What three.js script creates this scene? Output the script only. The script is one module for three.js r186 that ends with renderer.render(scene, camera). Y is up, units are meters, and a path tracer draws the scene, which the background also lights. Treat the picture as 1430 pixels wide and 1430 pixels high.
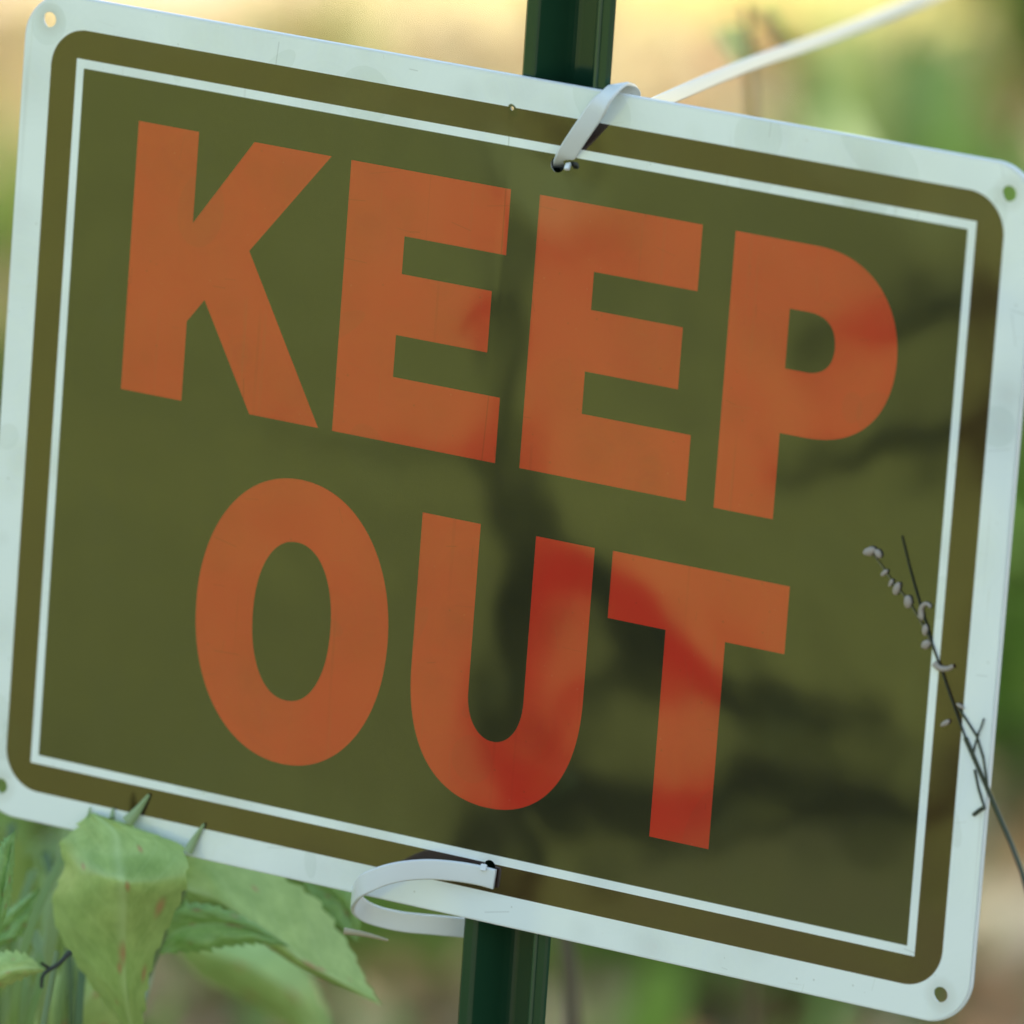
import * as THREE from 'three';
import { mergeGeometries, toCreasedNormals } from 'three/addons/utils/BufferGeometryUtils.js';
import { ImprovedNoise } from 'three/addons/math/ImprovedNoise.js';

// ------------------------------------------------------------------ camera
const PITCH = THREE.MathUtils.degToRad(-12.5), FOV = 5.5;
const scene = new THREE.Scene();
const camera = new THREE.PerspectiveCamera(FOV, 1, 0.1, 1500);
camera.rotation.set(PITCH, 0, 0);
const SIGN_Y = 0.93, U = 0.2175;                       // height of the sign's middle; metres per sign unit
const signInCam = new THREE.Vector3(-0.030403, 0.016223, -14.42199).multiplyScalar(U);
const camRot = new THREE.Matrix4().makeRotationX(PITCH);
camera.position.set(0, SIGN_Y, 0).sub(signInCam.clone().applyMatrix4(camRot));
camera.focus = 3.135; camera.userData.fStop = 8.5;
camera.updateMatrixWorld(true);

// ------------------------------------------------------------------ sky, sun, exposure
const SUN = new THREE.Vector3(0.66, 0.70, -0.28).normalize();
{
  const w = 512, h = 256, data = new Float32Array(w * h * 4), n = new ImprovedNoise();
  for (let j = 0; j < h; j++) for (let i = 0; i < w; i++) {
    const lat = ((j + 0.5) / h - 0.5) * Math.PI, lon = ((i + 0.5) / w - 0.5) * 2 * Math.PI;
    const d = [Math.cos(lat) * Math.cos(lon), Math.sin(lat), Math.cos(lat) * Math.sin(lon)];
    const up = Math.max(0, d[1]), k = Math.pow(1 - up, 2.2);
    const c = [0.24 + 0.38 * k, 0.41 + 0.29 * k, 0.60 + 0.12 * k];
    const q = 1 / (up + 0.25);
    let f = 0; for (let o = 0, a = 0.5, s = 1.3; o < 4; o++, a *= 0.5, s *= 2.1) f += a * n.noise(d[0] * q * s + 3.1, d[2] * q * s + 7.7, o * 9.1);
    const cl = THREE.MathUtils.smoothstep(f, 0.02, 0.32) * THREE.MathUtils.smoothstep(up, 0.02, 0.2) * 0.7;
    const g = Math.pow(Math.max(0, d[0] * SUN.x + d[1] * SUN.y + d[2] * SUN.z), 24) * 0.6;
    for (let a = 0; a < 3; a++) data[(j * w + i) * 4 + a] = d[1] < 0 ? [0.2, 0.2, 0.12][a] : c[a] + (0.95 - c[a]) * cl + g;
    data[(j * w + i) * 4 + 3] = 1;
  }
  const sky = new THREE.DataTexture(data, w, h, THREE.RGBAFormat, THREE.FloatType);
  sky.mapping = THREE.EquirectangularReflectionMapping; sky.magFilter = sky.minFilter = THREE.LinearFilter; sky.needsUpdate = true;
  scene.background = sky; scene.environment = sky;
}
const sun = new THREE.DirectionalLight(new THREE.Color(1, 0.93, 0.80), 5);
sun.position.copy(SUN).multiplyScalar(60); sun.castShadow = true;
Object.assign(sun.shadow.camera, { left: -20, right: 20, top: 20, bottom: -20, near: 1, far: 140 });
sun.shadow.mapSize.set(4096, 4096);
scene.add(sun, sun.target);
const EXPOSURE = 1.85;

// ------------------------------------------------------------------ helpers
let seed = 12345;
const rnd = () => { seed = (seed * 1664525 + 1013904223) >>> 0; return seed / 4294967296; };
const rr = (a, b) => a + (b - a) * rnd();
const noise = new ImprovedNoise();
const fbm = (x, y, z = 0, o = 4) => { let f = 0, a = 0.5; for (let i = 0; i < o; i++) { f += a * noise.noise(x, y, z + i * 7.3); x *= 2.03; y *= 2.03; a *= 0.5; } return f; };
const smooth = THREE.MathUtils.smoothstep, V = (x, y, z) => new THREE.Vector3(x, y, z);
const used = {};
const numbered = (n) => { const k = used[n] = (used[n] ?? -1) + 1; return k ? n + '_' + String(k).padStart(3, '0') : n; };
function tag(o, label, category, group, kind) {
  Object.assign(o.userData, { label, category });
  if (group) o.userData.group = group;
  if (kind) o.userData.kind = kind;
  return o;
}
function thing(name, pos) { const g = new THREE.Group(); g.name = numbered(name); if (pos) g.position.copy(pos); scene.add(g); return g; }
function part(name, geo, mat, parent) {
  const m = new THREE.Mesh(geo, mat); m.name = name; m.castShadow = m.receiveShadow = true;
  if (parent !== scene) {                              // geometry is given in world space: bring it into its parent's
    parent.updateMatrixWorld(true);
    geo.applyMatrix4(parent.matrixWorld.clone().invert());
  }
  parent.add(m); return m;
}
const F = 715 / Math.tan(THREE.MathUtils.degToRad(FOV / 2));
const rayOf = (px, py) => V((px - 715) / F, (715 - py) / F, -1);
const at = (px, py, depth) => rayOf(px, py).multiplyScalar(depth).applyMatrix4(camera.matrixWorld);   // a point by where it is seen and how far off
const groundAt = (px, py) => { const d = rayOf(px, py).applyMatrix4(camRot), o = camera.position; return o.clone().addScaledVector(d, -o.y / d.y); };
// the sign's frame
const signM = new THREE.Matrix4().makeBasis(V(0.859442, -0.172945, 0.481092), V(0.073654, 0.973112, 0.218239), V(-0.505899, -0.152129, 0.849072));
signM.premultiply(camRot).setPosition(0, SIGN_Y, 0);
const signN = V(0, 0, 1).transformDirection(signM);
const onSign = (px, py, z = 0) => {                    // point z metres in front of the sign's face
  const d = rayOf(px, py).applyMatrix4(camRot), o = V(0, SIGN_Y, 0).addScaledVector(signN, z).sub(camera.position);
  return camera.position.clone().addScaledVector(d, o.dot(signN) / d.dot(signN));
};
const mirrored = (px, py, dist) => {                   // where the light comes from that a glossy sign throws to the camera
  const p = onSign(px, py), d = p.clone().sub(camera.position).normalize();
  return p.addScaledVector(d.reflect(signN), dist);
};
const rgb = (r, g, b) => new THREE.Color().setRGB(r, g, b);
const mat = (c, roughness = 0.8, extra = {}) => new THREE.MeshPhysicalMaterial({ color: c, roughness, ...extra });
function tube(points, r0, r1, seg = 10, sides = 7) {   // tapered round limb through points
  const curve = new THREE.CatmullRomCurve3(points), g = new THREE.TubeGeometry(curve, seg, 1, sides, false);
  const p = g.attributes.position, c = V(), q = V();
  for (let i = 0; i <= seg; i++) {
    curve.getPointAt(i / seg, c); const r = r0 + (r1 - r0) * i / seg;
    for (let j = 0; j <= sides; j++) { const k = i * (sides + 1) + j; q.fromBufferAttribute(p, k).sub(c).multiplyScalar(r).add(c); p.setXYZ(k, q.x, q.y, q.z); }
  }
  return g;
}
function knotty(points, radii, seg = 40, sides = 9) {      // limb with its own girth at every point
  const k = points.length - 1, c = new THREE.CatmullRomCurve3(points), g = new THREE.TubeGeometry({ getPointAt: (t, v) => c.getPoint(t, v), getPoint: (t, v) => c.getPoint(t, v), getTangentAt: (t, v) => c.getTangent(t, v), computeFrenetFrames: (...a) => { c.getTangentAt = (t, v) => c.getTangent(t, v); return c.computeFrenetFrames(...a); } }, seg, 1, sides, false);
  const p = g.attributes.position, q = V(), o = V();
  for (let i = 0; i <= seg; i++) { const t = i / seg * k, a = Math.min(k - 1, Math.floor(t)), r = radii[a] + (radii[a + 1] - radii[a]) * (t - a); c.getPoint(i / seg, o); for (let j = 0; j <= sides; j++) { const n = i * (sides + 1) + j; q.fromBufferAttribute(p, n).sub(o).multiplyScalar(r * (1 + 0.12 * noise.noise(i * 0.7, j * 1.1, k))).add(o); p.setXYZ(n, q.x, q.y, q.z); } }
  g.computeVertexNormals(); return g;
}
function strap(points, widths, w, t, seg = 60) {       // flat band: points along it, width directions, width, thickness
  const cp = new THREE.CatmullRomCurve3(points), cw = new THREE.CatmullRomCurve3(widths), pos = [], idx = [];
  const prof = [[-.5, -.3], [-.42, -.5], [.42, -.5], [.5, -.3], [.5, .3], [.42, .5], [-.42, .5], [-.5, .3]], n = prof.length;
  for (let i = 0; i <= seg; i++) {
    const c = cp.getPoint(i / seg), T = cp.getTangent(i / seg), W = cw.getPoint(i / seg);
    W.addScaledVector(T, -W.dot(T)).normalize(); const N = T.clone().cross(W);
    for (const [a, b] of prof) { const q = c.clone().addScaledVector(W, a * w).addScaledVector(N, b * t); pos.push(q.x, q.y, q.z); }
    if (i) for (let j = 0; j < n; j++) { const a = (i - 1) * n + j, b = (i - 1) * n + (j + 1) % n; idx.push(a, b, a + n, b, b + n, a + n); }
  }
  for (const o of [0, seg * n]) for (let j = 1; j < n - 1; j++) idx.push(...(o ? [o, o + j, o + j + 1] : [o, o + j + 1, o + j]));
  const g = new THREE.BufferGeometry(); g.setAttribute('position', new THREE.Float32BufferAttribute(pos, 3)); g.setIndex(idx); g.computeVertexNormals(); return g;
}
function canvasTex(w, h, draw, srgb = true) {
  const c = document.createElement('canvas'); c.width = w; c.height = h; draw(c.getContext('2d'), w, h);
  const t = new THREE.CanvasTexture(c); if (srgb) t.colorSpace = THREE.SRGBColorSpace; t.anisotropy = 8; return t;
}

// ------------------------------------------------------------------ ground
function groundColour(x, z, out) {
  const a = fbm(x * 1.7, z * 1.7, 1), b = fbm(x * 9, z * 9, 5), c = fbm(x * 0.5, z * 0.5, 11), d = fbm(x * 2.6, z * 1.6, 31);
  const straw = smooth(-z + a * 1.1, 4.7, 5.3), meadow = smooth(-x + c * 1.2 + a * 0.6, 2.6, 3.6) * (1 - straw);
  const litter = [0.25 + 0.18 * b, 0.21 + 0.15 * b, 0.125 + 0.10 * b];
  const st = [0.66 + 0.14 * b + 0.22 * a, 0.54 + 0.12 * b + 0.30 * d, 0.25 + 0.06 * b + 0.35 * a - 0.2 * d], gr = [0.33 + 0.22 * a + 0.12 * d, 0.37 + 0.2 * a + 0.05 * d, 0.10 + 0.06 * b];
  for (let i = 0; i < 3; i++) out[i] = Math.max(0.02, litter[i] * (1 - straw - meadow) + st[i] * straw + gr[i] * meadow);
}
const hill = (x, z) => 0.04 * noise.noise(x * 0.6, z * 0.6, 2) * smooth(Math.hypot(x, z), 0.3, 2);
{
  const line = (lo, hi, step, far) => { const l = []; for (let v = lo; v <= hi + 1e-6; v += step) l.push(v); for (let s = step, v = hi; v < far;) l.push(v += (s *= 1.5)); for (let s = step, v = lo; v > -far;) l.unshift(v -= (s *= 1.5)); return l; };
  const xs = line(-11, 3, 0.1, 600), zs = line(-15, 4, 0.1, 600), pos = [], col = [], idx = [], c = [0, 0, 0];
  zs.forEach((z, j) => xs.forEach((x, i) => {
    pos.push(x, hill(x, z), z); groundColour(x, z, c); col.push(...c);
    if (i && j) { const k = j * xs.length + i; idx.push(k - xs.length - 1, k - 1, k, k - xs.length - 1, k, k - xs.length); }
  }));
  const g = new THREE.BufferGeometry(); g.setAttribute('position', new THREE.Float32BufferAttribute(pos, 3)); g.setAttribute('color', new THREE.Float32BufferAttribute(col, 3));
  g.setIndex(idx); g.computeVertexNormals();
  const m = part('ground', g, mat(0xffffff, 0.95, { vertexColors: true, specularIntensity: 0.3 }), scene);
  tag(m, 'bare ground with brown litter, straw-coloured beyond the sign', 'ground', null, 'structure');
}

// ------------------------------------------------------------------ warning sign
const signW = 1.58, signH = 1.168;
const sign = thing('warning_sign'); sign.applyMatrix4(signM);
tag(sign, 'tilted KEEP OUT sign, orange letters on dark panel with white border', 'sign');
const roundRect = (s, hw, hh, r) => { s.moveTo(-hw + r, -hh); s.lineTo(hw - r, -hh); s.absarc(hw - r, -hh + r, r, -Math.PI / 2, 0); s.lineTo(hw, hh - r); s.absarc(hw - r, hh - r, r, 0, Math.PI / 2); s.lineTo(-hw + r, hh); s.absarc(-hw + r, hh - r, r, Math.PI / 2, Math.PI); s.lineTo(-hw, -hh + r); s.absarc(-hw + r, -hh + r, r, Math.PI, 1.5 * Math.PI); return s; };
const HOLES = [[-0.7505, 0.5465, 0.0105], [0.7463, 0.5443, 0.0105], [0.746, -0.5435, 0.0105], [-0.7486, -0.5427, 0.0105], [0.0665, 0.4735, 0.0105], [-0.0099, 0.5385, 0.0028], [0.044, -0.5045, 0.009]];
function signShape(inset) {
  const s = roundRect(new THREE.Shape(), signW / 2 - inset, signH / 2 - inset, 0.066);
  for (const [x, y, r] of HOLES) { const h = new THREE.Path(); h.absellipse(x, y, r + (inset ? 0 : 0.003), r + (inset ? 0 : 0.003), 0, Math.PI * 2, true); s.holes.push(h); }
  return s;
}
const printed = canvasTex(2048, 1514, (g, w, h) => {
  const X = (u) => (u + signW / 2) / signW * w, Y = (v) => (signH / 2 - v) / signH * h, S = w / signW;
  const WHITE = 'rgb(238,247,248)', DARK = 'rgb(30,31,24)', BAND = 'rgb(50,28,18)', ORANGE = 'rgb(194,42,32)';
  g.fillStyle = WHITE; g.fillRect(0, 0, w, h);
  const rr4 = (hw, hh, r) => { g.beginPath(); g.roundRect(X(-hw), Y(hh), 2 * hw * S, 2 * hh * S, r * S); g.fill(); };
  g.fillStyle = BAND; rr4(0.7435, 0.540, 0.056);
  g.fillStyle = WHITE; rr4(0.7025, 0.5, 0.001);
  g.fillStyle = DARK; rr4(0.6900, 0.4872, 0.001);
  g.fillStyle = ORANGE;
  const poly = (p) => { g.beginPath(); p.forEach(([a, b], i) => (i ? g.lineTo(X(a / 1000), Y(b / 1000)) : g.moveTo(X(a / 1000), Y(b / 1000)))); g.closePath(); g.fill(); };
  const E = (o) => poly([[o, 429], [o + 252, 429], [o + 252, 338], [o + 92, 338], [o + 92, 286], [o + 234, 286], [o + 234, 201], [o + 90, 201], [o + 90, 143], [o + 259, 143], [o + 259, 52], [o, 52]].map(([a, b]) => [a, b]));
  poly([[-596, 429], [-498, 429], [-498, 302], [-409, 429], [-285, 429], [-405, 278], [-276, 52], [-387, 52], [-471, 198], [-497, 164], [-497, 52], [-596, 52]]);   // K
  E(-254); E(43);
  const P = (a, b) => [X(a / 1000), Y(b / 1000)];
  g.beginPath(); g.moveTo(...P(345, 51)); g.lineTo(...P(345, 429)); g.lineTo(...P(470, 429));                   // P
  g.bezierCurveTo(...P(560, 429), ...P(602, 362), ...P(602, 296)); g.bezierCurveTo(...P(602, 222), ...P(560, 169), ...P(476, 169));
  g.lineTo(...P(436, 169)); g.lineTo(...P(436, 51)); g.closePath();
  g.moveTo(...P(436, 257)); g.lineTo(...P(468, 257)); g.bezierCurveTo(...P(494, 257), ...P(508, 272), ...P(508, 297)); g.bezierCurveTo(...P(508, 322), ...P(494, 338), ...P(466, 338)); g.lineTo(...P(436, 338)); g.closePath(); g.fill('evenodd');
  const oval = (cx, cy, rx, ry, e) => { for (let i = 0; i <= 120; i++) { const t = i / 60 * Math.PI, c = Math.cos(t), s = Math.sin(t), q = [X(cx + rx * Math.sign(c) * Math.abs(c) ** e), Y(cy + ry * Math.sign(s) * Math.abs(s) ** e)]; i ? g.lineTo(...q) : g.moveTo(...q); } g.closePath(); };
  g.beginPath(); oval(-0.2965, -0.2245, 0.1545, 0.2005, 0.95); oval(-0.2965, -0.2235, 0.0625, 0.1115, 0.92); g.fill('evenodd');                                 // O
  g.beginPath(); g.moveTo(...P(-102, -35)); g.lineTo(...P(-10, -35)); g.lineTo(...P(-10, -268)); g.bezierCurveTo(...P(-10, -352), ...P(77, -352), ...P(77, -268)); g.lineTo(...P(77, -36)); g.lineTo(...P(169, -36)); g.lineTo(...P(169, -252));
  g.bezierCurveTo(...P(168, -370), ...P(110, -424), ...P(34, -424)); g.bezierCurveTo(...P(-46, -424), ...P(-102, -370), ...P(-102, -252)); g.closePath(); g.fill();      // U
  poly([[197, -35], [470, -35], [470, -128], [379, -128], [379, -415], [287, -415], [287, -128], [197, -128]]);                             // T
  // uneven ink, rain streaks and creases
  for (let i = 0; i < 500; i++) { const x = rnd() * w, y = rnd() * h, r = rr(20, 110), q = g.createRadialGradient(x, y, 0, x, y, r), k = rnd() < 0.5 ? '90,84,40' : '8,8,4'; q.addColorStop(0, `rgba(${k},0.028)`); q.addColorStop(1, `rgba(${k},0)`); g.fillStyle = q; g.fillRect(x - r, y - r, 2 * r, 2 * r); }
  for (let i = 0; i < 70; i++) { const x = rnd() * w, y = rnd() * h * 0.8, l = rr(60, 420), q = g.createLinearGradient(0, y, 0, y + l), k = rnd() < 0.6 ? '120,116,80' : '10,10,6'; q.addColorStop(0, `rgba(${k},0)`); q.addColorStop(0.2, `rgba(${k},0.055)`); q.addColorStop(1, `rgba(${k},0)`); g.fillStyle = q; g.fillRect(x, y, rr(1.5, 7), l); }
  for (const [x, y0, y1] of [[-0.012, 0.53, 0.05], [0.615, 0.34, -0.2], [-0.40, 0.10, -0.03]]) { g.strokeStyle = 'rgba(6,6,3,0.15)'; g.lineWidth = 2.2; g.beginPath(); g.moveTo(X(x), Y(y0)); g.quadraticCurveTo(X(x + 0.006), Y((y0 + y1) / 2), X(x - 0.004), Y(y1)); g.stroke(); }
  for (const [x, y, r] of HOLES) { const q = g.createRadialGradient(X(x), Y(y), r * S, X(x), Y(y), r * S * 2.6); q.addColorStop(0, 'rgba(60,50,30,0.10)'); q.addColorStop(1, 'rgba(60,50,30,0)'); g.fillStyle = q; g.fillRect(X(x) - 60, Y(y) - 60, 120, 120); }
  g.fillStyle = 'rgba(22,22,14,0.8)'; g.beginPath(); g.ellipse(X(-0.0085), Y(0.536), 12, 8, 0.9, 0, 7); g.fill();
  // wear in the print: fine scratches, scuffs and specks
  for (let i = 0; i < 260; i++) { const x = rnd() * w, y = rnd() * h, a = rr(-0.3, 0.3) + (rnd() < 0.3 ? 1.5 : 0), l = rr(6, 60); g.strokeStyle = rnd() < 0.5 ? 'rgba(120,110,90,0.10)' : 'rgba(10,10,6,0.14)'; g.lineWidth = rr(0.6, 1.6); g.beginPath(); g.moveTo(x, y); g.lineTo(x + Math.cos(a) * l, y + Math.sin(a) * l); g.stroke(); }
  for (let i = 0; i < 420; i++) { g.fillStyle = rnd() < 0.6 ? 'rgba(40,38,20,0.16)' : 'rgba(200,205,190,0.10)'; g.beginPath(); g.arc(rnd() * w, rnd() * h, rr(0.6, 2.2), 0, 7); g.fill(); }
  for (let i = 0; i < 40; i++) { g.fillStyle = 'rgba(70,80,60,0.05)'; g.beginPath(); g.ellipse(rnd() * w, rnd() * h, rr(15, 90), rr(10, 50), rnd() * 3, 0, 7); g.fill(); }
});
// slight buckles of the thin sheet; the slopes are stored ten times too steep and scaled back
const buckle = (() => {
  const w = 512, h = 384, d = new Uint8Array(w * h * 4);
  const z = (u, v) => {                                 // sign units -> mm of relief
    let s = 0.3 * noise.noise(u * 2.1 + 5, v * 2.4, 0.5) + 0.09 * noise.noise(u * 5.5, v * 5, 3.3) + 0.055 * noise.noise(u * 13, v * 11, 8.8);
    for (const [x, y, r] of HOLES.slice(4)) s -= (r > 0.01 ? 0.5 : 0.2) * Math.exp(-((u - x) ** 2 + (v - y) ** 2) / (2 * 0.045 ** 2));
    s += 0.02 * Math.exp(-(((u + 0.012 - 0.01 * v) / 0.008) ** 2)) * smooth(v, 0.1, 0.5);
    return s;
  };
  for (let j = 0; j < h; j++) for (let i = 0; i < w; i++) {
    const u = (i / w - 0.5) * signW, v = (j / h - 0.5) * signH, e = 0.004, k = 1 / (2 * e * U * 1000);
    const sx = (z(u + e, v) - z(u - e, v)) * k * 10, sy = (z(u, v + e) - z(u, v - e)) * k * 10, l = Math.hypot(sx, sy, 1), q = (j * w + i) * 4;
    d[q] = 127.5 + 127.5 * -sx / l; d[q + 1] = 127.5 + 127.5 * -sy / l; d[q + 2] = 127.5 + 127.5 / l; d[q + 3] = 255;
  }
  const t = new THREE.DataTexture(d, w, h); t.magFilter = t.minFilter = THREE.LinearFilter; t.needsUpdate = true; return t;
})();
{
  const white = mat(rgb(0.78, 0.82, 0.83), 0.35);
  const panel = new THREE.ExtrudeGeometry(signShape(0), { depth: 0.0055, bevelEnabled: true, bevelSize: 0.001, bevelOffset: -0.001, bevelThickness: 0.001, bevelSegments: 2, curveSegments: 20 });
  panel.translate(0, 0, -0.0065); panel.scale(U, U, U); panel.applyMatrix4(sign.matrixWorld.copy(signM));
  part('panel', panel, white, sign);
  const face = new THREE.ShapeGeometry(signShape(0.0022), 24), p = face.attributes.position, uv = face.attributes.uv;
  for (let i = 0; i < p.count; i++) uv.setXY(i, p.getX(i) / signW + 0.5, p.getY(i) / signH + 0.5);
  face.translate(0, 0, 0.0013); face.scale(U, U, U); face.applyMatrix4(signM);
  part('printed_face', face, new THREE.MeshPhysicalMaterial({ map: printed, roughness: 0.085, ior: 1.95, normalMap: buckle, normalScale: new THREE.Vector2(0.1, 0.1) }), sign);
}

// ------------------------------------------------------------------ green channel post
{
  const axis0 = V(0.0595 * U, 0.66 * U, -0.0022).applyMatrix4(signM), axis1 = V(0.0705 * U, -0.67 * U, -0.0022).applyMatrix4(signM);
  const up = axis0.clone().sub(axis1).normalize(), nz = signN.clone().addScaledVector(up, -signN.dot(up)).normalize(), nx = up.clone().cross(nz);
  const foot = axis1.clone().addScaledVector(up, -(axis1.y + 0.25) / up.y), H = 1.85;
  const o = thing('fence_post', V(foot.x, 0, foot.z));
  tag(o, 'dark green steel channel post standing behind the tilted sign', 'post');
  const half = [[-14.0, -1.6], [-13.8, -0.6], [-13.1, 0]];
  for (let i = 0; i <= 16; i++) { const t = i / 16; half.push([-10.6 + 10.6 * t, -12.6 * 0.5 * (1 - Math.cos(Math.PI * Math.min(1, t * 1.25)))]); }
  const line = half.concat(half.slice(0, -1).reverse().map(([a, b]) => [-a, b])), back = line.map(([a, b], i) => {
    const [x0, y0] = line[Math.max(0, i - 1)], [x1, y1] = line[Math.min(line.length - 1, i + 1)], l = Math.hypot(x1 - x0, y1 - y0);
    return [a + (y1 - y0) / l * 1.9, b - (x1 - x0) / l * 1.9];
  }).reverse();
  const s = new THREE.Shape(); [...line, ...back].forEach(([a, b], i) => (i ? s.lineTo(a * 0.00105, -b / 1000) : s.moveTo(a * 0.00105, -b / 1000)));
  const g = toCreasedNormals(new THREE.ExtrudeGeometry(s, { depth: H, bevelEnabled: false }), 0.7);
  g.applyMatrix4(new THREE.Matrix4().makeBasis(nx, nz.clone().negate(), up).setPosition(foot));
  part('channel', g, mat(rgb(0.012, 0.050, 0.024), 0.16, { ior: 1.42 }), o);
  const ribs = [];                                       // raised folds along the right and left flange
  for (const [a, r] of [[10.6, 0.8]]) ribs.push(tube([0, 0.5, 1].map((k) => foot.clone().addScaledVector(up, 0.01 + k * (H - 0.02)).addScaledVector(nx, a / 1000).addScaledVector(nz, 0.0000)), r / 1000, r / 1000, 8, 8));
  part('rib', mergeGeometries(ribs), mat(rgb(0.016, 0.06, 0.03), 0.25, { clearcoat: 0.3, clearcoatRoughness: 0.1 }), o);
}

// ------------------------------------------------------------------ cable ties
const nylon = mat(rgb(0.80, 0.84, 0.85), 0.26, { ior: 1.53, transmission: 0.12, thickness: 0 });
const su = V(0, 1, 0).transformDirection(signM), sx = V(1, 0, 0).transformDirection(signM), sn = signN;
{
  const o = thing('cable_tie', onSign(783, 228));
  tag(o, 'white cable tie over the sign top, its long tail sticking out right', 'cable tie', 'cable ties holding the sign to the post');
  const W = (a, b, c = 0) => V(0, 0, 0).addScaledVector(sx, a).addScaledVector(su, b).addScaledVector(sn, c);
  part('band', strap([onSign(784, 232, -0.006), onSign(789, 220, 0.0005), onSign(801, 200, 0.0028), onSign(823, 168, 0.0045), onSign(845, 137, 0.0045), onSign(860, 121, 0.001), onSign(871, 122, -0.006), onSign(884, 140, -0.016), onSign(870, 175, -0.026), onSign(820, 215, -0.024), onSign(790, 235, -0.012)],
    [W(1, .3), W(1, .35), W(1, .45), W(1, .5), W(1, .5), W(1, .3, -.2), W(.8, .3, -.5), W(.5, .8, -.5), W(.4, .9, -.3), W(.5, .8), W(1, .3)], 0.0057, 0.0013, 90), nylon, o);
  part('tail', strap([onSign(900, 152, -0.018), at(928, 139, 3.17), at(1040, 92, 3.29), at(1160, 50, 3.42), at(1290, -2, 3.56), at(1420, -62, 3.7)], [1, 1, 1, 1, 1, 1].map(() => V(-0.35, 0.8, 0.35)), 0.0042, 0.0013, 40), nylon, o);
  part('cut_end', strap([onSign(794, 229, 0.001), onSign(793, 232, 0.0022), onSign(791, 237, 0.003)], [W(1, .2), W(1, .2), W(1, .2)], 0.0016, 0.0011, 8), nylon, o);
}
{
  const o = thing('cable_tie', onSign(690, 1222));
  tag(o, 'white cable tie looped loosely round the sign bottom edge', 'cable tie', 'cable ties holding the sign to the post');
  const W = su;
  part('band', strap([onSign(691, 1228, 0.0015), onSign(668, 1222, 0.0022), onSign(630, 1216, 0.0045), onSign(590, 1214, 0.008), onSign(545, 1220, 0.012), onSign(510, 1234, 0.013), onSign(495, 1250, 0.007), onSign(497, 1262, -0.001), onSign(515, 1275, -0.006), onSign(555, 1286, -0.009), onSign(610, 1292, -0.013), onSign(680, 1298, -0.022)],
    Array.from({ length: 12 }, () => W.clone()), 0.0061, 0.0013, 90), nylon, o);
  part('cut_end', strap([onSign(677, 1213, -0.001), onSign(676, 1212, 0.002), onSign(675, 1211, 0.0032)], [W, W, W].map((q) => q.clone()), 0.002, 0.0018, 8), nylon, o);
}

// ------------------------------------------------------------------ leafy vine at the lower left
const leafTex = canvasTex(512, 512, (g, w, h) => {
  const im = g.createImageData(w, h);
  for (let j = 0; j < h; j++) for (let i = 0; i < w; i++) {
    const u = i / w, v = j / h, m = Math.abs(u - 0.5) * 2, n = fbm(u * 6, v * 9, 2) + 0.5 * fbm(u * 28, v * 28, 6);
    const ph = (v * 9 + m * 2.6) % 1, vein = Math.max(0.75 * Math.exp(-((m / 0.085) ** 2)), 0.22 * Math.exp(-(((ph - 0.5) / 0.055) ** 2)) * smooth(m, 0.0, 0.1) * (1 - smooth(m, 0.75, 1)));
    let c = [160 + 34 * n, 184 + 30 * n, 104 + 28 * n];
    c = c.map((x, a) => x + ([186, 206, 140][a] - x) * vein);
    const k = (j * w + i) * 4; im.data[k] = c[0]; im.data[k + 1] = c[1]; im.data[k + 2] = c[2]; im.data[k + 3] = 255;
  }
  g.putImageData(im, 0, 0);
  for (const [x, y, r] of [[0.5, 0.62, 15], [0.46, 0.67, 8], [0.86, 0.45, 14], [0.55, 0.36, 9], [0.9, 0.7, 12], [0.2, 0.3, 6], [0.33, 0.8, 5], [0.7, 0.2, 7]]) {
    const q = g.createRadialGradient(x * w, y * h, 0, x * w, y * h, r * 2); q.addColorStop(0, 'rgba(186,134,96,0.95)'); q.addColorStop(0.5, 'rgba(176,140,92,0.6)'); q.addColorStop(1, 'rgba(150,140,80,0)');
    g.fillStyle = q; g.fillRect(0, 0, w, h);
  }
});
const leafMat = (tint, rough = 0.42) => mat(tint, rough, { map: leafTex, transmission: 0.12, thickness: 0, side: THREE.DoubleSide });
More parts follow.
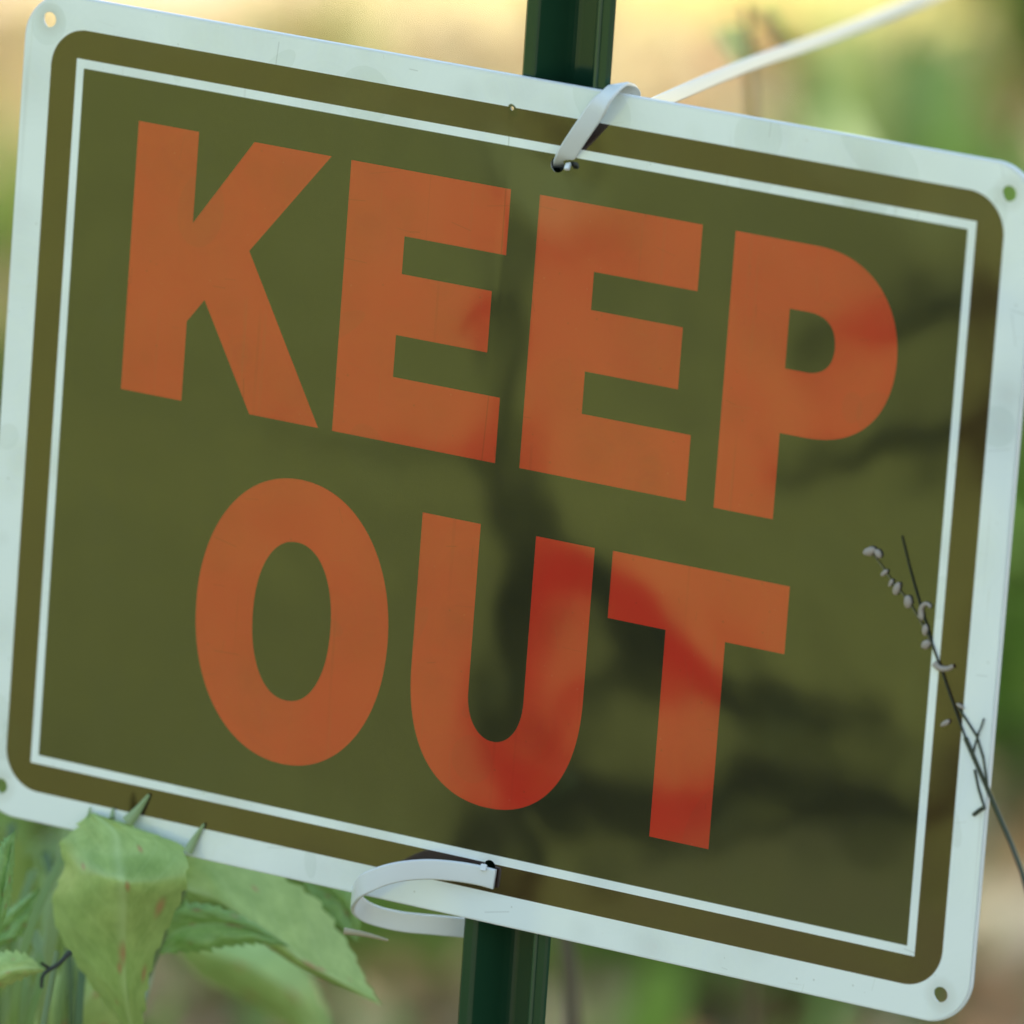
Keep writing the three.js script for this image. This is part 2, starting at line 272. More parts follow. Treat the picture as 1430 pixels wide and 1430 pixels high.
// rows of [left, middle, right], each [px, py, depth]: a real curved blade lofted through them, its rim slightly uneven
function leafBlade(rows, jag = 0.0016) {
  const nc = 16, nr = 84, pt = ([x, y, d]) => (d < 1 ? onSign(x, y, d) : at(x, y, d)), L = rows.map((r) => pt(r[0])), M = rows.map((r) => pt(r[1])), R = rows.map((r) => pt(r[2]));   // third number under 1: height above the sign's plane
  const [cl, cm, cr] = [L, M, R].map((l) => new THREE.CatmullRomCurve3(l, false, 'centripetal')), pos = [], uv = [], idx = [];
  for (let j = 0; j <= nr; j++) {
    const t = j / nr, l = cl.getPoint(t), m = cm.getPoint(t), r = cr.getPoint(t), ph = (t * 13) % 1, tooth = jag * (ph - 0.5) * (0.5 + Math.abs(noise.noise(t * 9, rows[0][0][0] * 0.37, 4)) * 2);
    for (let i = 0; i <= nc; i++) {
      const s = i / nc * 2 - 1, a = Math.abs(s), e = s < 0 ? l : r, q = m.clone().lerp(e, a);
      if (a > 0.95 && e.distanceTo(m) > 0.003) q.addScaledVector(e.clone().sub(m).normalize(), tooth);
      q.addScaledVector(sn, 0.0022 * Math.sin(a * Math.PI) * Math.sin(t * Math.PI) + 0.0009 * noise.noise(s * 2.5, t * 6, rows[0][0][0] * 0.1) + 0.0006 * Math.sin(t * 40 + a * 9) * a * (1 - a));
      pos.push(q.x, q.y, q.z); uv.push(i / nc, 1 - t);
      if (i && j) { const k = j * (nc + 1) + i; idx.push(k - nc - 2, k - 1, k, k - nc - 2, k, k - nc - 1); }
    }
  }
  const g = new THREE.BufferGeometry(); g.setAttribute('position', new THREE.Float32BufferAttribute(pos, 3)); g.setAttribute('uv', new THREE.Float32BufferAttribute(uv, 2)); g.setIndex(idx); g.computeVertexNormals(); return g;
}
{
  const foot = groundAt(210, 1430); foot.set(at(210, 1600, 3.1).x, 0, at(210, 1600, 3.1).z);
  const o = thing('leafy_vine', foot);
  tag(o, 'broad-leaved green plant reaching over the sign\'s lower left corner', 'plant');
  const D = 3.178, stemMat = mat(rgb(0.14, 0.20, 0.07), 0.6);
  const green = leafMat(rgb(0.95, 1, 0.95)), deep = leafMat(rgb(0.62, 0.80, 0.70)), pale = leafMat(rgb(1, 1, 0.95), 0.6);
  part('leaf', leafBlade([
    [[122, 1137, .003], [130, 1135, .003], [141, 1139, .003]], [[103, 1159, .0035], [160, 1163, .005], [206, 1161, .0035]],
    [[84, 1178, .004], [165, 1195, .009], [256, 1184, .0035]], [[89, 1212, .004], [170, 1230, .022], [262, 1225, .006]],
    [[73, 1256, .001], [172, 1264, .018], [250, 1262, .004]], [[82, 1302, .001], [173, 1307, .011], [231, 1303, .002]],
    [[108, 1346, .001], [174, 1350, .006], [213, 1346, .001]], [[136, 1388, -.002], [177, 1393, .002], [205, 1387, -.002]],
    [[166, 1425, -.005], [183, 1430, -.004], [199, 1426, -.005]], [[189, 1458, -.008], [190, 1459, -.008], [191, 1458, -.008]]]), green, o);
  const B = 3.262;
  part('leaf', leafBlade([
    [[258, 1196, B], [258, 1240, B], [262, 1256, B]], [[300, 1180, B + .004], [300, 1256, B - .008], [300, 1273, B]], [[350, 1198, B + .006], [335, 1276, B - .01], [328, 1290, B]],
    [[395, 1226, B + .006], [368, 1302, B - .012], [360, 1313, B]], [[437, 1252, B + .008], [402, 1327, B - .012], [395, 1336, B]], [[470, 1294, B + .008], [436, 1350, B - .010], [430, 1358, B]],
    [[496, 1334, B + .006], [470, 1368, B - .006], [466, 1375, B]], [[514, 1374, B + .002], [505, 1387, B - .002], [500, 1390, B]], [[533, 1403, B], [533, 1403, B], [532, 1404, B]]]), green, o);
  const leafIn = (m, d, pts) => part('leaf', leafBlade(pts.map((r) => r.map(([x, y, z = 0]) => [x, y, d + z]))), m, o);
  leafIn(deep, 3.25, [[[214, 1334], [212, 1332], [210, 1328]], [[268, 1330], [250, 1300], [236, 1268]], [[320, 1322], [300, 1290], [285, 1262]], [[365, 1318], [350, 1296], [340, 1280]], [[405, 1322], [404, 1321], [403, 1320]]]);
  leafIn(deep, 3.28, [[[415, 1222], [418, 1225], [421, 1228]], [[452, 1215], [446, 1240], [438, 1262]], [[492, 1236], [476, 1262], [456, 1288]], [[506, 1268], [492, 1290], [478, 1304]], [[500, 1312], [499, 1313], [498, 1314]]]);
  leafIn(pale, 3.33, [[[215, 1338], [213, 1342], [213, 1348]], [[150, 1322], [160, 1358, -.006], [190, 1395]], [[95, 1345], [125, 1390, -.01], [165, 1440]], [[60, 1385], [90, 1430, -.008], [130, 1480]], [[40, 1450], [55, 1480], [75, 1510]], [[30, 1530], [31, 1531], [32, 1532]]]);
  leafIn(pale, 3.06, [[[60, 1352], [61, 1354], [62, 1356]], [[30, 1330], [30, 1352, -.004], [34, 1366]], [[-10, 1332], [-10, 1362, -.006], [-4, 1382]], [[-50, 1362], [-50, 1376], [-48, 1386]], [[-82, 1392], [-82, 1393], [-82, 1394]]]);
  leafIn(green, 3.52, [[[225, 1300], [228, 1304], [230, 1308]], [[290, 1285], [285, 1325, -.01], [275, 1362]], [[360, 1305], [350, 1350, -.014], [335, 1395]], [[420, 1345], [405, 1385, -.01], [390, 1425]], [[452, 1400], [440, 1430], [425, 1452]], [[470, 1470], [470, 1471], [470, 1472]]]);
  leafIn(deep, 3.20, [[[20, 1160], [21, 1160], [22, 1160]], [[2, 1180], [14, 1200], [20, 1215]], [[-6, 1230], [6, 1250], [14, 1262]], [[-4, 1300], [-3, 1301], [-2, 1302]]]);
  leafIn(deep, 3.26, [[[55, 1240], [56, 1240], [57, 1240]], [[24, 1262], [36, 1272], [50, 1282]], [[-4, 1288], [8, 1300], [24, 1312]], [[-30, 1330], [-29, 1331], [-28, 1332]]]);
  // thin tips standing up from the rim and stems
  const spike = (a, b, c, r) => part('leaf_tip', tube([onSign(a[0], a[1], 0.003), onSign(b[0], b[1], 0.0015), onSign(c[0], c[1], 0.0008)], r, r * 0.25, 8, 6), c[3] ? stemMat : mat(rgb(0.28, 0.38, 0.18), 0.6), o);
  spike([178, 1148, 3.198], [192, 1132, 3.198], [208, 1110, 3.197], 0.0021);
  spike([262, 1190, 3.198], [272, 1172, 3.198], [285, 1151, 3.197], 0.0017);
  spike([156, 1144, 3.198], [157, 1136, 3.198], [158, 1128, 3.197], 0.0010);
  spike([124, 1142, 3.198], [125, 1134, 3.198], [126, 1127, 3.197], 0.0008);
  part('leaf_tip', tube([at(480, 1300, 3.19), at(510, 1305, 3.19), at(542, 1313, 3.19)], 0.0011, 0.0004, 8, 6), mat(rgb(0.40, 0.36, 0.24), 0.7), o);
  part('stem', mergeGeometries([tube([foot.clone(), foot.clone().add(V(-0.01, 0.3, 0.0)), at(192, 1420, 3.25), at(205, 1330, 3.25), at(255, 1240, 3.25)], 0.0035, 0.0016, 24), tube([at(192, 1420, 3.25), at(205, 1380, 3.28), at(212, 1342, 3.33)], 0.0014, 0.001), tube([foot.clone().add(V(-0.01, 0.25, 0)), at(40, 1480, 3.2), at(80, 1330, 3.22)], 0.002, 0.001)]), stemMat, o);
  part('twig', mergeGeometries([tube([at(98, 1330, 3.06), at(82, 1346, 3.058), at(60, 1362, 3.055), at(58, 1380, 3.055)], 0.0008, 0.0005), tube([at(72, 1354, 3.058), at(62, 1348, 3.056), at(58, 1345, 3.055)], 0.0006, 0.0004)]), mat(rgb(0.02, 0.025, 0.015), 0.7), o);
}

// ------------------------------------------------------------------ grass blades at the far left
function bladeGeo(base, tip, bend, w) {
  const mid = base.clone().lerp(tip, 0.55).add(bend);
  const side = tip.clone().sub(base).normalize().cross(V(0, 0, 1)).normalize();
  return strap([base, mid, tip], [side, side, side].map((q) => q.clone()), w, 0.0005, 10);
}
{
  const c = at(30, 1500, 3.3), o = thing('grass_clump', V(c.x, 0, c.z));
  tag(o, 'clump of long green grass blades below the sign\'s left corner', 'grass clump');
  const ms = [mat(rgb(0.14, 0.22, 0.035), 0.5), mat(rgb(0.19, 0.26, 0.06), 0.5), mat(rgb(0.06, 0.12, 0.03), 0.5)];
  const B = [[20, 1420, 95, 1180, 0], [60, 1420, 95, 1150, 1], [100, 1420, 62, 1190, 2], [-10, 1430, 18, 1150, 2], [70, 1430, 66, 1220, 1], [40, 1440, 48, 1300, 0], [20, 1420, 46, 1215, 0], [80, 1440, 110, 1250, 0], [0, 1440, 30, 1260, 1], [60, 1440, 34, 1275, 0], [110, 1440, 120, 1290, 2], [-20, 1440, 6, 1190, 0], [30, 1440, 70, 1300, 0], [50, 1440, 20, 1330, 1]];
  B.forEach(([x0, y0, x1, y1, k], i) => { const d = 3.24 + (i % 5) * 0.04, a = at(x0, y0, d), f = V(c.x + (a.x - c.x) * 0.7, 0, c.z + (i % 4) * 0.02); part('blade', strap([f, a, a.clone().lerp(at(x1, y1, d + 0.02), 0.5).add(V((i % 3 - 1) * 0.003, 0.002, 0.004)), at(x1, y1, d + 0.03)], [0, 1, 2, 3].map(() => V(1, 0.1, 0.5)), [0.003, 0.0042, 0.0026][k], 0.0005, 24), ms[k], o); });
}
function clump(px, d, n, top, spread, w, hues, label) {
  const c = at(px, 1500, d), o = thing('grass_clump', V(c.x, 0, c.z)); tag(o, label, 'grass clump');
  const ms = hues.map((h) => mat(rgb(...h), 0.5));
  for (let i = 0; i < n; i++) {
    const x = px + rr(-spread, spread), dd = d + rr(-0.12, 0.12), t = at(x + rr(-25, 25), top + rr(-20, 70), dd), f = V(c.x + rr(-0.02, 0.02), 0, c.z + rr(-0.03, 0.03)), m = f.clone().lerp(t, 0.6).add(V(rr(-.008, .008), 0.01, 0));
    part('blade', strap([f, m, t], [0, 1, 2].map(() => V(1, 0.1, rr(-0.5, 0.6))), w * rr(0.6, 1.1), 0.0006, 14), ms[i % ms.length], o);
  }
}
clump(60, 3.55, 16, 1165, 75, 0.006, [[0.20, 0.30, 0.06], [0.26, 0.36, 0.08], [0.10, 0.17, 0.04]], 'fine grass behind the broad leaves at the lower left');
clump(905, 4.9, 5, 1322, 24, 0.010, [[0.24, 0.38, 0.05]], 'bright green grass blades under the sign bottom, right of the post');
clump(1120, 5.2, 4, 1400, 36, 0.010, [[0.24, 0.36, 0.06]], 'green grass blades below the lower right of the sign');
clump(400, 4.6, 7, 1365, 80, 0.009, [[0.22, 0.32, 0.08], [0.16, 0.24, 0.07]], 'blurred grass blades below the sign, left of the loose cable tie');
clump(560, 5.4, 5, 1400, 50, 0.009, [[0.22, 0.30, 0.08]], 'olive grass blades below the sign, just left of the post foot');
clump(840, 5.6, 4, 1365, 22, 0.008, [[0.30, 0.42, 0.07], [0.2, 0.3, 0.06]], 'pale grass blades close to the right of the post foot');
clump(1412, 6.7, 9, 560, 22, 0.009, [[0.20, 0.34, 0.05], [0.28, 0.40, 0.08]], 'tall green grass blades beside the right edge of the sign');
clump(1250, 7.4, 22, 40, 140, 0.012, [[0.44, 0.58, 0.12], [0.17, 0.27, 0.05], [0.50, 0.54, 0.14]], 'upright grass blades behind the upper right corner of the sign');

// ------------------------------------------------------------------ dry weed stalk in front of the right edge
{
  const f = at(1500, 1700, 3.0); f.y = 0;
  const o = thing('weed_stalk', f);
  tag(o, 'thin dry seeding weed stalk crossing the sign\'s right edge', 'weed');
  const z = 0.0007, dark = mat(rgb(0.045, 0.055, 0.03), 0.7), seedM = mat(rgb(0.36, 0.31, 0.26), 0.75);
  const S = (x, y, d = z) => onSign(x, y, d);
  const zig = (p, r) => mergeGeometries(p.slice(1).map((q, i) => tube([p[i], p[i].clone().lerp(q, 0.5), q], r, r * 0.85, 2, 5)));
  part('stalk', tube([f, at(1462, 1400, 3.03), at(1430, 1228, 3.04), S(1402, 1155), S(1372, 1085), S(1348, 1030)], 0.0010, 0.0007, 50, 6), dark, o);
  part('stalk', tube([S(1348, 1030), S(1328, 975), S(1312, 928), S(1291, 865), S(1272, 800), S(1259, 748)], 0.00036, 0.0002, 40, 6), mat(rgb(0.02, 0.025, 0.012), 0.7), o);
  part('stalk_tip', tube([S(1312, 930), S(1294, 885), S(1270, 843), S(1246, 812), S(1228, 786), S(1213, 768)], 0.00022, 0.00016, 24, 6), mat(rgb(0.16, 0.15, 0.08), 0.7), o);
  part('side_twig', zig([S(1379, 1098), S(1373, 1058), S(1364, 1028), S(1350, 1006), S(1338, 988)], 0.0004), dark, o);
  part('side_twig', zig([S(1364, 1028), S(1370, 1016), S(1374, 1003)], 0.0003), dark, o);
  part('side_twig', zig([S(1366, 1025), S(1361, 1042), S(1358, 1056)], 0.0003), dark, o);
  part('side_twig', zig([S(1361, 1075), S(1366, 1100), S(1374, 1126)], 0.0004), dark, o);
  part('side_twig', zig([S(1375, 1127), S(1368, 1131), S(1359, 1138)], 0.0007), dark, o);
  const seedG = (x, y, l, w, deg) => { const g = new THREE.SphereGeometry(1, 10, 8); g.scale(l / 2 * 0.0002175, w / 2 * 0.0002175, w / 2 * 0.0002175); g.rotateZ(THREE.MathUtils.degToRad(deg)); const p = g.attributes.position; for (let i = 0; i < p.count; i++) { const k = 1 + 0.25 * noise.noise(p.getX(i) * 900, p.getY(i) * 900, x); p.setXYZ(i, p.getX(i) * k, p.getY(i) * k, p.getZ(i)); } g.computeVertexNormals(); g.applyMatrix4(signM.clone().setPosition(S(x, y, 0.0009))); return g; };
  for (const [x, y, l, w, a] of [[1214, 770, 20, 12, 30], [1226, 773, 14, 9, -50], [1235, 800, 14, 6, 50], [1244, 814, 12, 5, 70], [1252, 822, 19, 9, 75], [1268, 840, 17, 11, 95], [1287, 860, 13, 6, 95], [1292, 880, 15, 8, 85], [1293, 900, 15, 11, 60], [1320, 1010, 17, 7, 38], [1341, 986, 13, 5, -20]]) part('seed', seedG(x, y, l, w, a), seedM, o);
  part('husk', mergeGeometries([tube([S(1286, 862), S(1287, 848), S(1294, 843), S(1300, 848)], 0.0009, 0.0005), tube([S(1305, 926), S(1312, 933), S(1322, 934), S(1332, 930)], 0.0011, 0.0006)]), seedM, o);
}

// ------------------------------------------------------------------ sapling left of the sign: out of frame, seen mirrored in the glossy print
{
  const d0 = 0.5, bark = mat(rgb(0.050, 0.058, 0.028), 0.95, { specularIntensity: 0.2 }), m = (x, y, d = d0) => mirrored(x, y, d);
  const foot = m(740, 1250, 0.55); foot.y = 0;
  const o = thing('sapling', foot);
  tag(o, 'dark branching sapling left of the sign, mirrored in its glossy print', 'sapling');
  const limb = (name, pts, d = d0) => part(name, knotty(pts.map(([x, y, , dd = 0]) => m(x, y, d + dd)), pts.map((p) => p[2] / 2 * 0.000243)), bark, o);   // girth as it shows in the mirror
  const low = m(705, 1330, 0.53).lerp(foot, 0.35);
  part('trunk', knotty([foot, low, m(702, 1200), m(705, 1040), m(712, 900), m(738, 810), m(722, 730), m(702, 640), m(712, 450), m(718, 330), m(706, 150)], [.012, .009, .0075, .0080, .0105, .0115, .0085, .0055, .0040, .0028, .001], 90), bark, o);
  limb('limb', [[745, 790, 80], [850, 838, 96], [955, 935, 112], [1015, 962, 60], [1150, 992, 38], [1235, 1005, 24]]);
  limb('limb', [[690, 1115, 40], [765, 1045, 40], [830, 985, 36], [905, 955, 44]]);
  limb('limb', [[725, 1140, 30], [785, 1110, 80], [850, 1118, 80], [945, 1132, 42], [1020, 1090, 36], [1180, 1122, 50], [1340, 1135, 40]]);
  limb('limb', [[1340, 1135, 40], [1400, 980, 60, .1], [1420, 760, 70, .15], [1410, 600, 70, .15]]);
  limb('limb', [[1410, 600, 70, .15], [1380, 602, 66, .12], [1260, 636, 66, .1], [1150, 666, 44, .1], [1060, 690, 14, .1]]);
  limb('limb', [[1410, 600, 50, .15], [1430, 480, 55, .15], [1400, 402, 58, .12], [1330, 420, 64, .1], [1250, 442, 54, .08], [1180, 475, 40, .08], [1112, 530, 8, .08]]);
  limb('limb', [[830, 1215, 20, .5], [930, 1180, 60, .55], [1060, 1150, 80, .6], [1210, 1195, 60, .6], [1330, 1190, 40, .6]]);
  limb('limb', [[990, 1040, 30, .5], [1090, 1040, 60, .55], [1200, 1080, 50, .6], [1300, 1060, 50, .6]]);
  limb('limb', [[714, 392, 30], [690, 413, 36], [652, 449, 28], [627, 472, 4]]);
  limb('limb', [[718, 330, 14], [770, 318, 20, .2], [830, 345, 24, .22], [850, 400, 10, .22]]);
  limb('limb', [[702, 640, 26], [560, 634, 14], [440, 628, 9], [394, 610, 7], [394, 575, 8], [393, 538, 3]]);

}

// ------------------------------------------------------------------ instanced grass, straw and litter
function bladeTemplate(seg = 4) {
  const pos = [], idx = [];
  for (let i = 0; i <= seg; i++) { const t = i / seg, w = 0.5 * (1 - t * t * 0.95), z = 0.35 * t * t; pos.push(-w, t, z, w, t, z); if (i) { const k = i * 2; idx.push(k - 2, k - 1, k, k - 1, k + 1, k); } }
  const g = new THREE.BufferGeometry(); g.setAttribute('position', new THREE.Float32BufferAttribute(pos, 3)); g.setIndex(idx); g.computeVertexNormals(); return g;
}
function scatter(name, geo, material, n, place, label, category) {
  const im = new THREE.InstancedMesh(geo, material, n), M = new THREE.Matrix4(), q = new THREE.Quaternion(), e = new THREE.Euler(), c = new THREE.Color();
  im.name = name;
  for (let i = 0; i < n; i++) {
    const r = place(i); e.set(r.tx ?? 0, r.ry, r.tz ?? 0, 'YXZ'); q.setFromEuler(e);
    M.compose(V(r.x, (r.y ?? 0) + hill(r.x, r.z), r.z), q, V(...r.s)); im.setMatrixAt(i, M); c.setRGB(...r.c); im.setColorAt(i, c);
  }
  im.castShadow = im.receiveShadow = true; scene.add(im);
  return tag(im, label, category, null, 'stuff');
}
const blade = bladeTemplate(), grassMat = mat(0xffffff, 0.55, { transmission: 0.3, thickness: 0, side: THREE.DoubleSide });
const strawMat = mat(0xffffff, 0.6, { transmission: 0.5, thickness: 0, side: THREE.DoubleSide });
scatter('straw_grass', blade, strawMat, 6000, () => {
  const near = rnd() < 0.7, z = near ? rr(-10.5, -5.1) : rr(-22, -5.2), x = near ? rr(-1.6, 1.8) : rr(-7, 7), k = rnd(), g = smooth(fbm(x * 2.2, z * 1.1, 21), 0.02, 0.25) * 0.8, h = rr(0.05, 0.17) * (1 + 0.6 * fbm(x * 3, z * 3, 9));
  const a = [0.80, 0.66, 0.32], b = [0.52, 0.56, 0.14], v = 0.8 + 0.4 * k;
  return { x, z, ry: rnd() * 6.28, tx: rr(-0.5, 0.5), tz: rr(-0.4, 0.4), s: [rr(0.004, 0.009), h, h], c: a.map((p, i) => (p + (b[i] - p) * g) * v) };
}, 'sunlit straw-coloured dry grass in the meadow behind the sign', 'grass');
scatter('meadow_grass', blade, grassMat, 60000, () => {
  const x = rr(-11, -2.4), z = rr(-5, 4.5), v = (0.75 + 0.5 * rnd()) * (0.65 + 0.7 * smooth(fbm(x * 1.5, z * 1.5, 17), -0.2, 0.25)), h = rr(0.04, 0.14), g = rnd();
  return { x, z, ry: rnd() * 6.28, tx: rr(-0.7, 0.7), tz: rr(-0.6, 0.6), s: [rr(0.005, 0.010), h, h], c: [(0.34 + 0.12 * g) * v, 0.42 * v, 0.10 * v] };
}, 'short sunlit yellow-green meadow grass far left of the post', 'grass');
const tufts = Array.from({ length: 70 }, () => [rr(-1.3, 1.3), rr(-5.6, 0.4), rr(0.05, 0.14)]);
for (const [px, py] of [[905, 1400], [840, 1420], [1110, 1420], [1180, 1400], [30, 700], [10, 420], [1420, 900], [1415, 700], [1425, 1050], [560, 1415], [960, 1428], [1250, 1425], [1425, 560], [450, 1425], [330, 1425]]) { const g = groundAt(px, py); tufts.push([g.x, g.z, 0.035]); }
scatter('green_grass', blade, grassMat, 4200, (i) => {
  const [tx, tz, r] = tufts[i % tufts.length], a = rnd() * 6.28, q = r * Math.sqrt(rnd()), v = 0.7 + 0.6 * rnd(), h = rr(0.05, 0.2);
  return { x: tx + Math.cos(a) * q, z: tz + Math.sin(a) * q, ry: rnd() * 6.28, tx: rr(-0.45, 0.45), tz: rr(-0.35, 0.35), s: [rr(0.004, 0.008), h, h], c: [0.24 * v, 0.38 * v, 0.06 * v] };
}, 'green grass tufts growing through the shaded brown litter', 'grass');
const litterGeo = (() => { const g = new THREE.CircleGeometry(0.5, 8); g.scale(1, 0.55, 1); const p = g.attributes.position; for (let i = 0; i < p.count; i++) p.setZ(i, 0.5 * p.getX(i) ** 2 - 0.6 * p.getY(i) ** 2); g.rotateX(-Math.PI / 2); g.computeVertexNormals(); return g; })();
const LIT = [[0.36, 0.28, 0.18], [0.28, 0.20, 0.12], [0.48, 0.41, 0.30], [0.16, 0.12, 0.08], [0.56, 0.46, 0.33], [0.40, 0.37, 0.33], [0.40, 0.21, 0.11]];
scatter('leaf_litter', litterGeo, mat(0xffffff, 0.85, { side: THREE.DoubleSide }), 16000, (i) => {
  const x = i % 2 ? rr(-0.7, 0.7) : rr(-2.4, 2.4), z = rr(-6.2, 1.5), s = rnd() < 0.85 ? rr(0.025, 0.085) : rr(0.09, 0.16), c = LIT[Math.floor(rnd() * LIT.length)], v = 0.55 + 0.7 * rnd();
  return { x, z, y: rr(0.004, 0.02), ry: rnd() * 6.28, tx: rr(-0.5, 0.5), tz: rr(-0.5, 0.5), s: [s, s, s], c: [c[0] * v * 1.2, c[1] * v * 1.05, c[2] * v * 0.75] };
}, 'brown and grey fallen leaves littering the shaded ground', 'leaf litter');

// ------------------------------------------------------------------ blurred weeds, stems and bits behind the sign
const smallLeaf = (() => { const g = new THREE.PlaneGeometry(1, 1, 4, 6), p = g.attributes.position; for (let i = 0; i < p.count; i++) { const t = p.getY(i) + 0.5, w = Math.sin(Math.PI * Math.pow(t, 0.75)) * 0.52; p.setXYZ(i, p.getX(i) * 2 * w * 0.5, t, -0.35 * t * t + 0.15 * Math.abs(p.getX(i))); } g.computeVertexNormals(); return g; })();
const weedMat = mat(0xffffff, 0.5, { transmission: 0.35, thickness: 0, side: THREE.DoubleSide });
function weed(px, depth, h, spread, n, hue, label, big = 1) {
  const p = at(px, 715, depth); p.y = hill(p.x, p.z);
  const o = thing('leafy_weed', p); tag(o, label, 'weed', 'leafy weeds behind the sign');
  const stems = [], tops = [];
  for (let i = 0; i < 9; i++) { const a = rnd() * 6.28, r = spread * Math.sqrt(rnd()), t = p.clone().add(V(Math.cos(a) * r, h * rr(0.7, 1), Math.sin(a) * r)), m = p.clone().lerp(t, 0.5).add(V(Math.cos(a) * r * 0.15, h * 0.08, 0)); stems.push(tube([p.clone().add(V(rr(-.02, .02), 0, rr(-.02, .02))), m, t], 0.004, 0.0015, 8, 5)); tops.push([m, t]); }
  part('stem', mergeGeometries(stems), mat(rgb(0.10, 0.13, 0.04), 0.7), o);
  const im = new THREE.InstancedMesh(smallLeaf, weedMat, n), M = new THREE.Matrix4(), q = new THREE.Quaternion(), c = new THREE.Color();
  im.name = 'foliage'; im.userData.kind = 'stuff'; im.castShadow = im.receiveShadow = true;
  for (let i = 0; i < n; i++) {
    const [m, t] = tops[i % 9], k = rnd(), b = (k < 0.4 ? p.clone().lerp(m, 0.3 + k * 1.75) : m.clone().lerp(t, (k - 0.4) / 0.6)).sub(p), s = rr(0.03, 0.085) * big, v = 0.35 + 1.3 * rnd();
    q.setFromEuler(new THREE.Euler(rr(-0.2, 1.5), rnd() * 6.28, rr(-0.4, 0.4), 'YXZ')); M.compose(b, q, V(s, s * 1.3, s)); im.setMatrixAt(i, M);
    c.setRGB(hue[0] * v, hue[1] * v, hue[2] * v); im.setColorAt(i, c);
  }
  o.add(im);
}
weed(1300, 6.6, 0.40, 0.10, 120, [0.31, 0.45, 0.10], 'broad green weed behind the upper right corner of the sign', 1.4);
weed(1425, 6.5, 0.27, 0.09, 170, [0.32, 0.48, 0.10], 'leafy green weed seen beside the right edge of the sign', 1.3);
weed(1180, 8.0, 0.17, 0.07, 90, [0.40, 0.48, 0.11], 'yellow-green weed above the right half of the sign top');
weed(1420, 8.6, 0.50, 0.12, 180, [0.26, 0.39, 0.10], 'taller green weed at the top right corner of the photo', 1.5);
weed(20, 7.2, 0.12, 0.05, 50, [0.28, 0.34, 0.10], 'small green weed beside the left edge of the sign');
weed(40, 4.2, 0.56, 0.07, 140, [0.26, 0.40, 0.08], 'green weed behind the grass blades at the lower left corner');
weed(250, 4.0, 0.46, 0.06, 130, [0.20, 0.28, 0.09], 'soft green weed behind the broad leaves at lower left');
weed(900, 6.2, 0.12, 0.04, 50, [0.26, 0.42, 0.08], 'small bright green weed under the sign bottom, right of the post');
function stemThing(label, pts, r0, r1, c, leaves = []) {
  const o = thing('dry_stem', pts[0].clone().setY(0)); tag(o, label, 'stem');
  part('stalk', tube([pts[0].clone().setY(0), ...pts], r0, r1, 24, 6), mat(c, 0.7), o);
  for (const [a, b, w, col] of leaves) { const d = V(0.9, 0.2, 0.4); part('leaf', strap([a, a.clone().lerp(b, 0.5).add(V(0, 0, 0.01)), b], [d, d, d].map((x) => x.clone()), w, 0.0006, 8), mat(col, 0.6), o); }
}
stemThing('thin brown stem rising behind the sign top, right of the post', [at(1052, 900, 3.8), at(1050, 160, 3.8), at(1046, 70, 3.8), at(1042, 3, 3.8)], 0.0016, 0.0012, rgb(0.16, 0.12, 0.05), [[at(1047, 85, 3.8), at(1016, 36, 3.9), 0.010, rgb(0.52, 0.46, 0.07)], [at(1047, 70, 3.8), at(1094, 50, 3.9), 0.002, rgb(0.2, 0.2, 0.06)], [at(1112, 66, 3.85), at(1066, 8, 3.85), 0.005, rgb(0.24, 0.24, 0.05)]]);
stemThing('brown stem beside the foot of the green post', [at(800, 1500, 3.6), at(797, 1380, 3.6), at(790, 1305, 3.6), at(784, 1250, 3.6)], 0.0030, 0.0026, rgb(0.09, 0.07, 0.035));
{
  const o = thing('fallen_leaf', groundAt(612, 1345)); tag(o, 'rust-coloured fallen leaf on the ground left of the post foot', 'leaf');
  const g = litterGeo.clone(); g.scale(0.13, 0.13, 0.13); g.rotateX(0.5); g.translate(o.position.x, o.position.y + 0.035, o.position.z); part('blade', g, mat(rgb(0.40, 0.17, 0.08), 0.8, { side: THREE.DoubleSide }), o);
  const o2 = thing('fallen_leaf', groundAt(1378, 1372)); tag(o2, 'pale tan fallen leaf beyond the sign\'s lower right corner', 'leaf');
  const g2 = litterGeo.clone(); g2.scale(0.16, 0.16, 0.16); g2.rotateX(0.4); g2.translate(o2.position.x, o2.position.y + 0.035, o2.position.z); part('blade', g2, mat(rgb(0.36, 0.29, 0.20), 0.8, { side: THREE.DoubleSide }), o2);
}

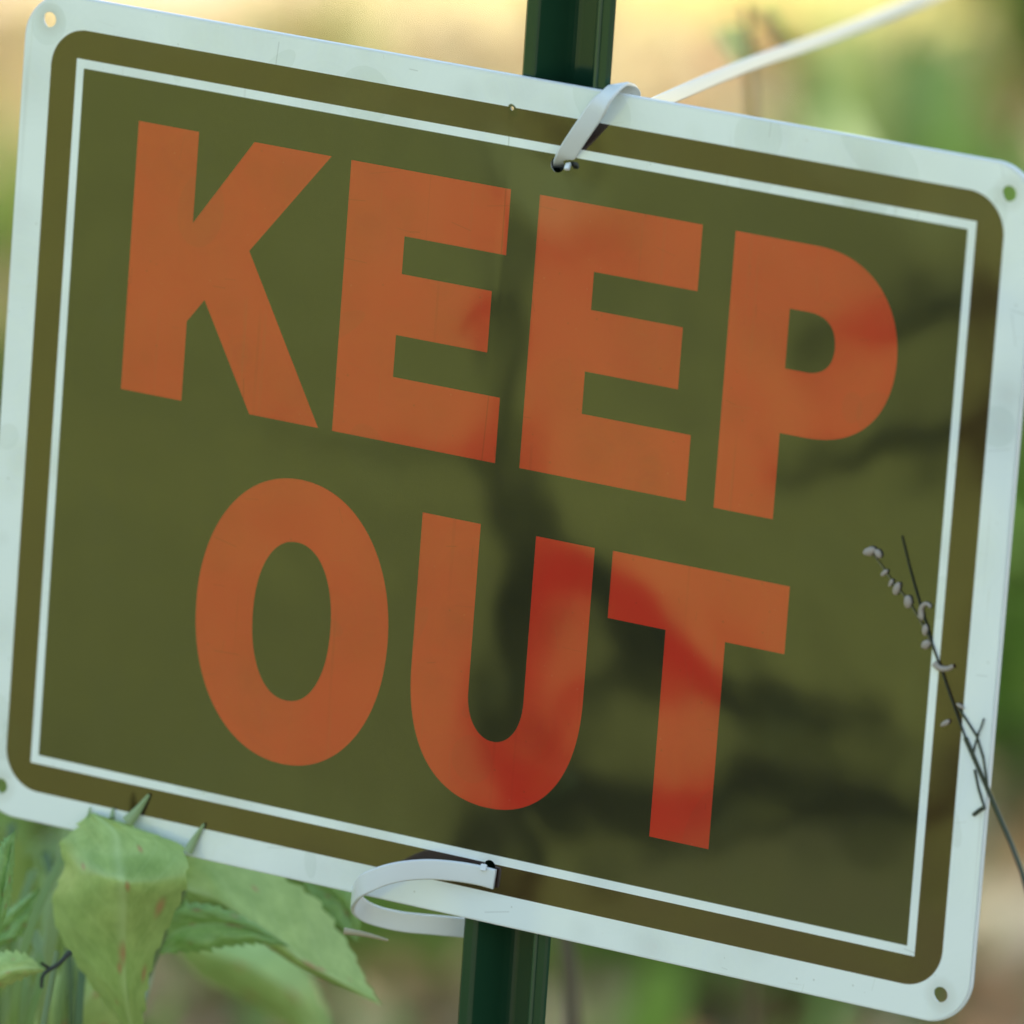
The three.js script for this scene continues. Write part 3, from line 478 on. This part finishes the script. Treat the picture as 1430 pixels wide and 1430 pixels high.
// ------------------------------------------------------------------ tree whose crown shades the sign
{
  const T = 15, c = V(0, 0, -1.2).addScaledVector(SUN, T), foot = V(c.x + 0.6, 0, c.z - 0.5);
  const o = thing('shade_tree', foot); tag(o, 'tall broadleaf tree to the right that shades the sign', 'tree');
  const bark = mat(rgb(0.10, 0.08, 0.06), 0.9);
  part('trunk', tube([foot, foot.clone().add(V(0.1, 3, 0)), c.clone().add(V(0.2, -3, -0.2)), c.clone().add(V(0, 2, 0))], 0.32, 0.06, 24, 12), bark, o);
  for (let i = 0; i < 10; i++) { const a = i * 2.4, b = c.clone().add(V(0, -2.6 + i * 0.4, 0)); part('limb', tube([b, b.clone().add(V(Math.cos(a) * 1.4, 0.9, Math.sin(a) * 1.4)), b.clone().add(V(Math.cos(a) * 2.9, 1.4, Math.sin(a) * 2.9))], 0.1, 0.02, 10, 7), bark, o); }
  const n = 5600, im = new THREE.InstancedMesh(smallLeaf, mat(0xffffff, 0.6, { transmission: 0.3, thickness: 0, side: THREE.DoubleSide }), n), M = new THREE.Matrix4(), q = new THREE.Quaternion(), col = new THREE.Color();
  im.name = 'crown'; im.userData.kind = 'stuff'; im.castShadow = true;
  for (let i = 0; i < n; i++) {
    let d, thin; do { d = V(rr(-1, 1), rr(-1, 1), rr(-1, 1)); thin = 0.05 + 0.95 * smooth(d.z * 3.2 - d.y * 3 * SUN.z / SUN.y, -2.4, 1.0); } while (d.length() > 1 - 0.25 * Math.abs(fbm(d.x * 2, d.y * 2, d.z * 2)) || rnd() > thin);
    const s = rr(0.2, 0.34), v = 0.7 + 0.6 * rnd(); q.setFromEuler(new THREE.Euler(rr(0, 3), rnd() * 6.28, rr(0, 3)));
    M.compose(c.clone().add(V(d.x * 3.6, d.y * 3.0, d.z * 3.2)).sub(foot), q, V(s, s * 1.2, s)); im.setMatrixAt(i, M); im.setColorAt(i, col.setRGB(0.07 * v, 0.12 * v, 0.03 * v));
  }
  o.add(im);
}

// ------------------------------------------------------------------ draw
const renderer = new THREE.WebGLRenderer({ antialias: true });
renderer.setSize(1024, 1024);
renderer.toneMapping = THREE.LinearToneMapping; renderer.toneMappingExposure = EXPOSURE;
renderer.shadowMap.enabled = true; renderer.shadowMap.type = THREE.PCFSoftShadowMap;
renderer.render(scene, camera);
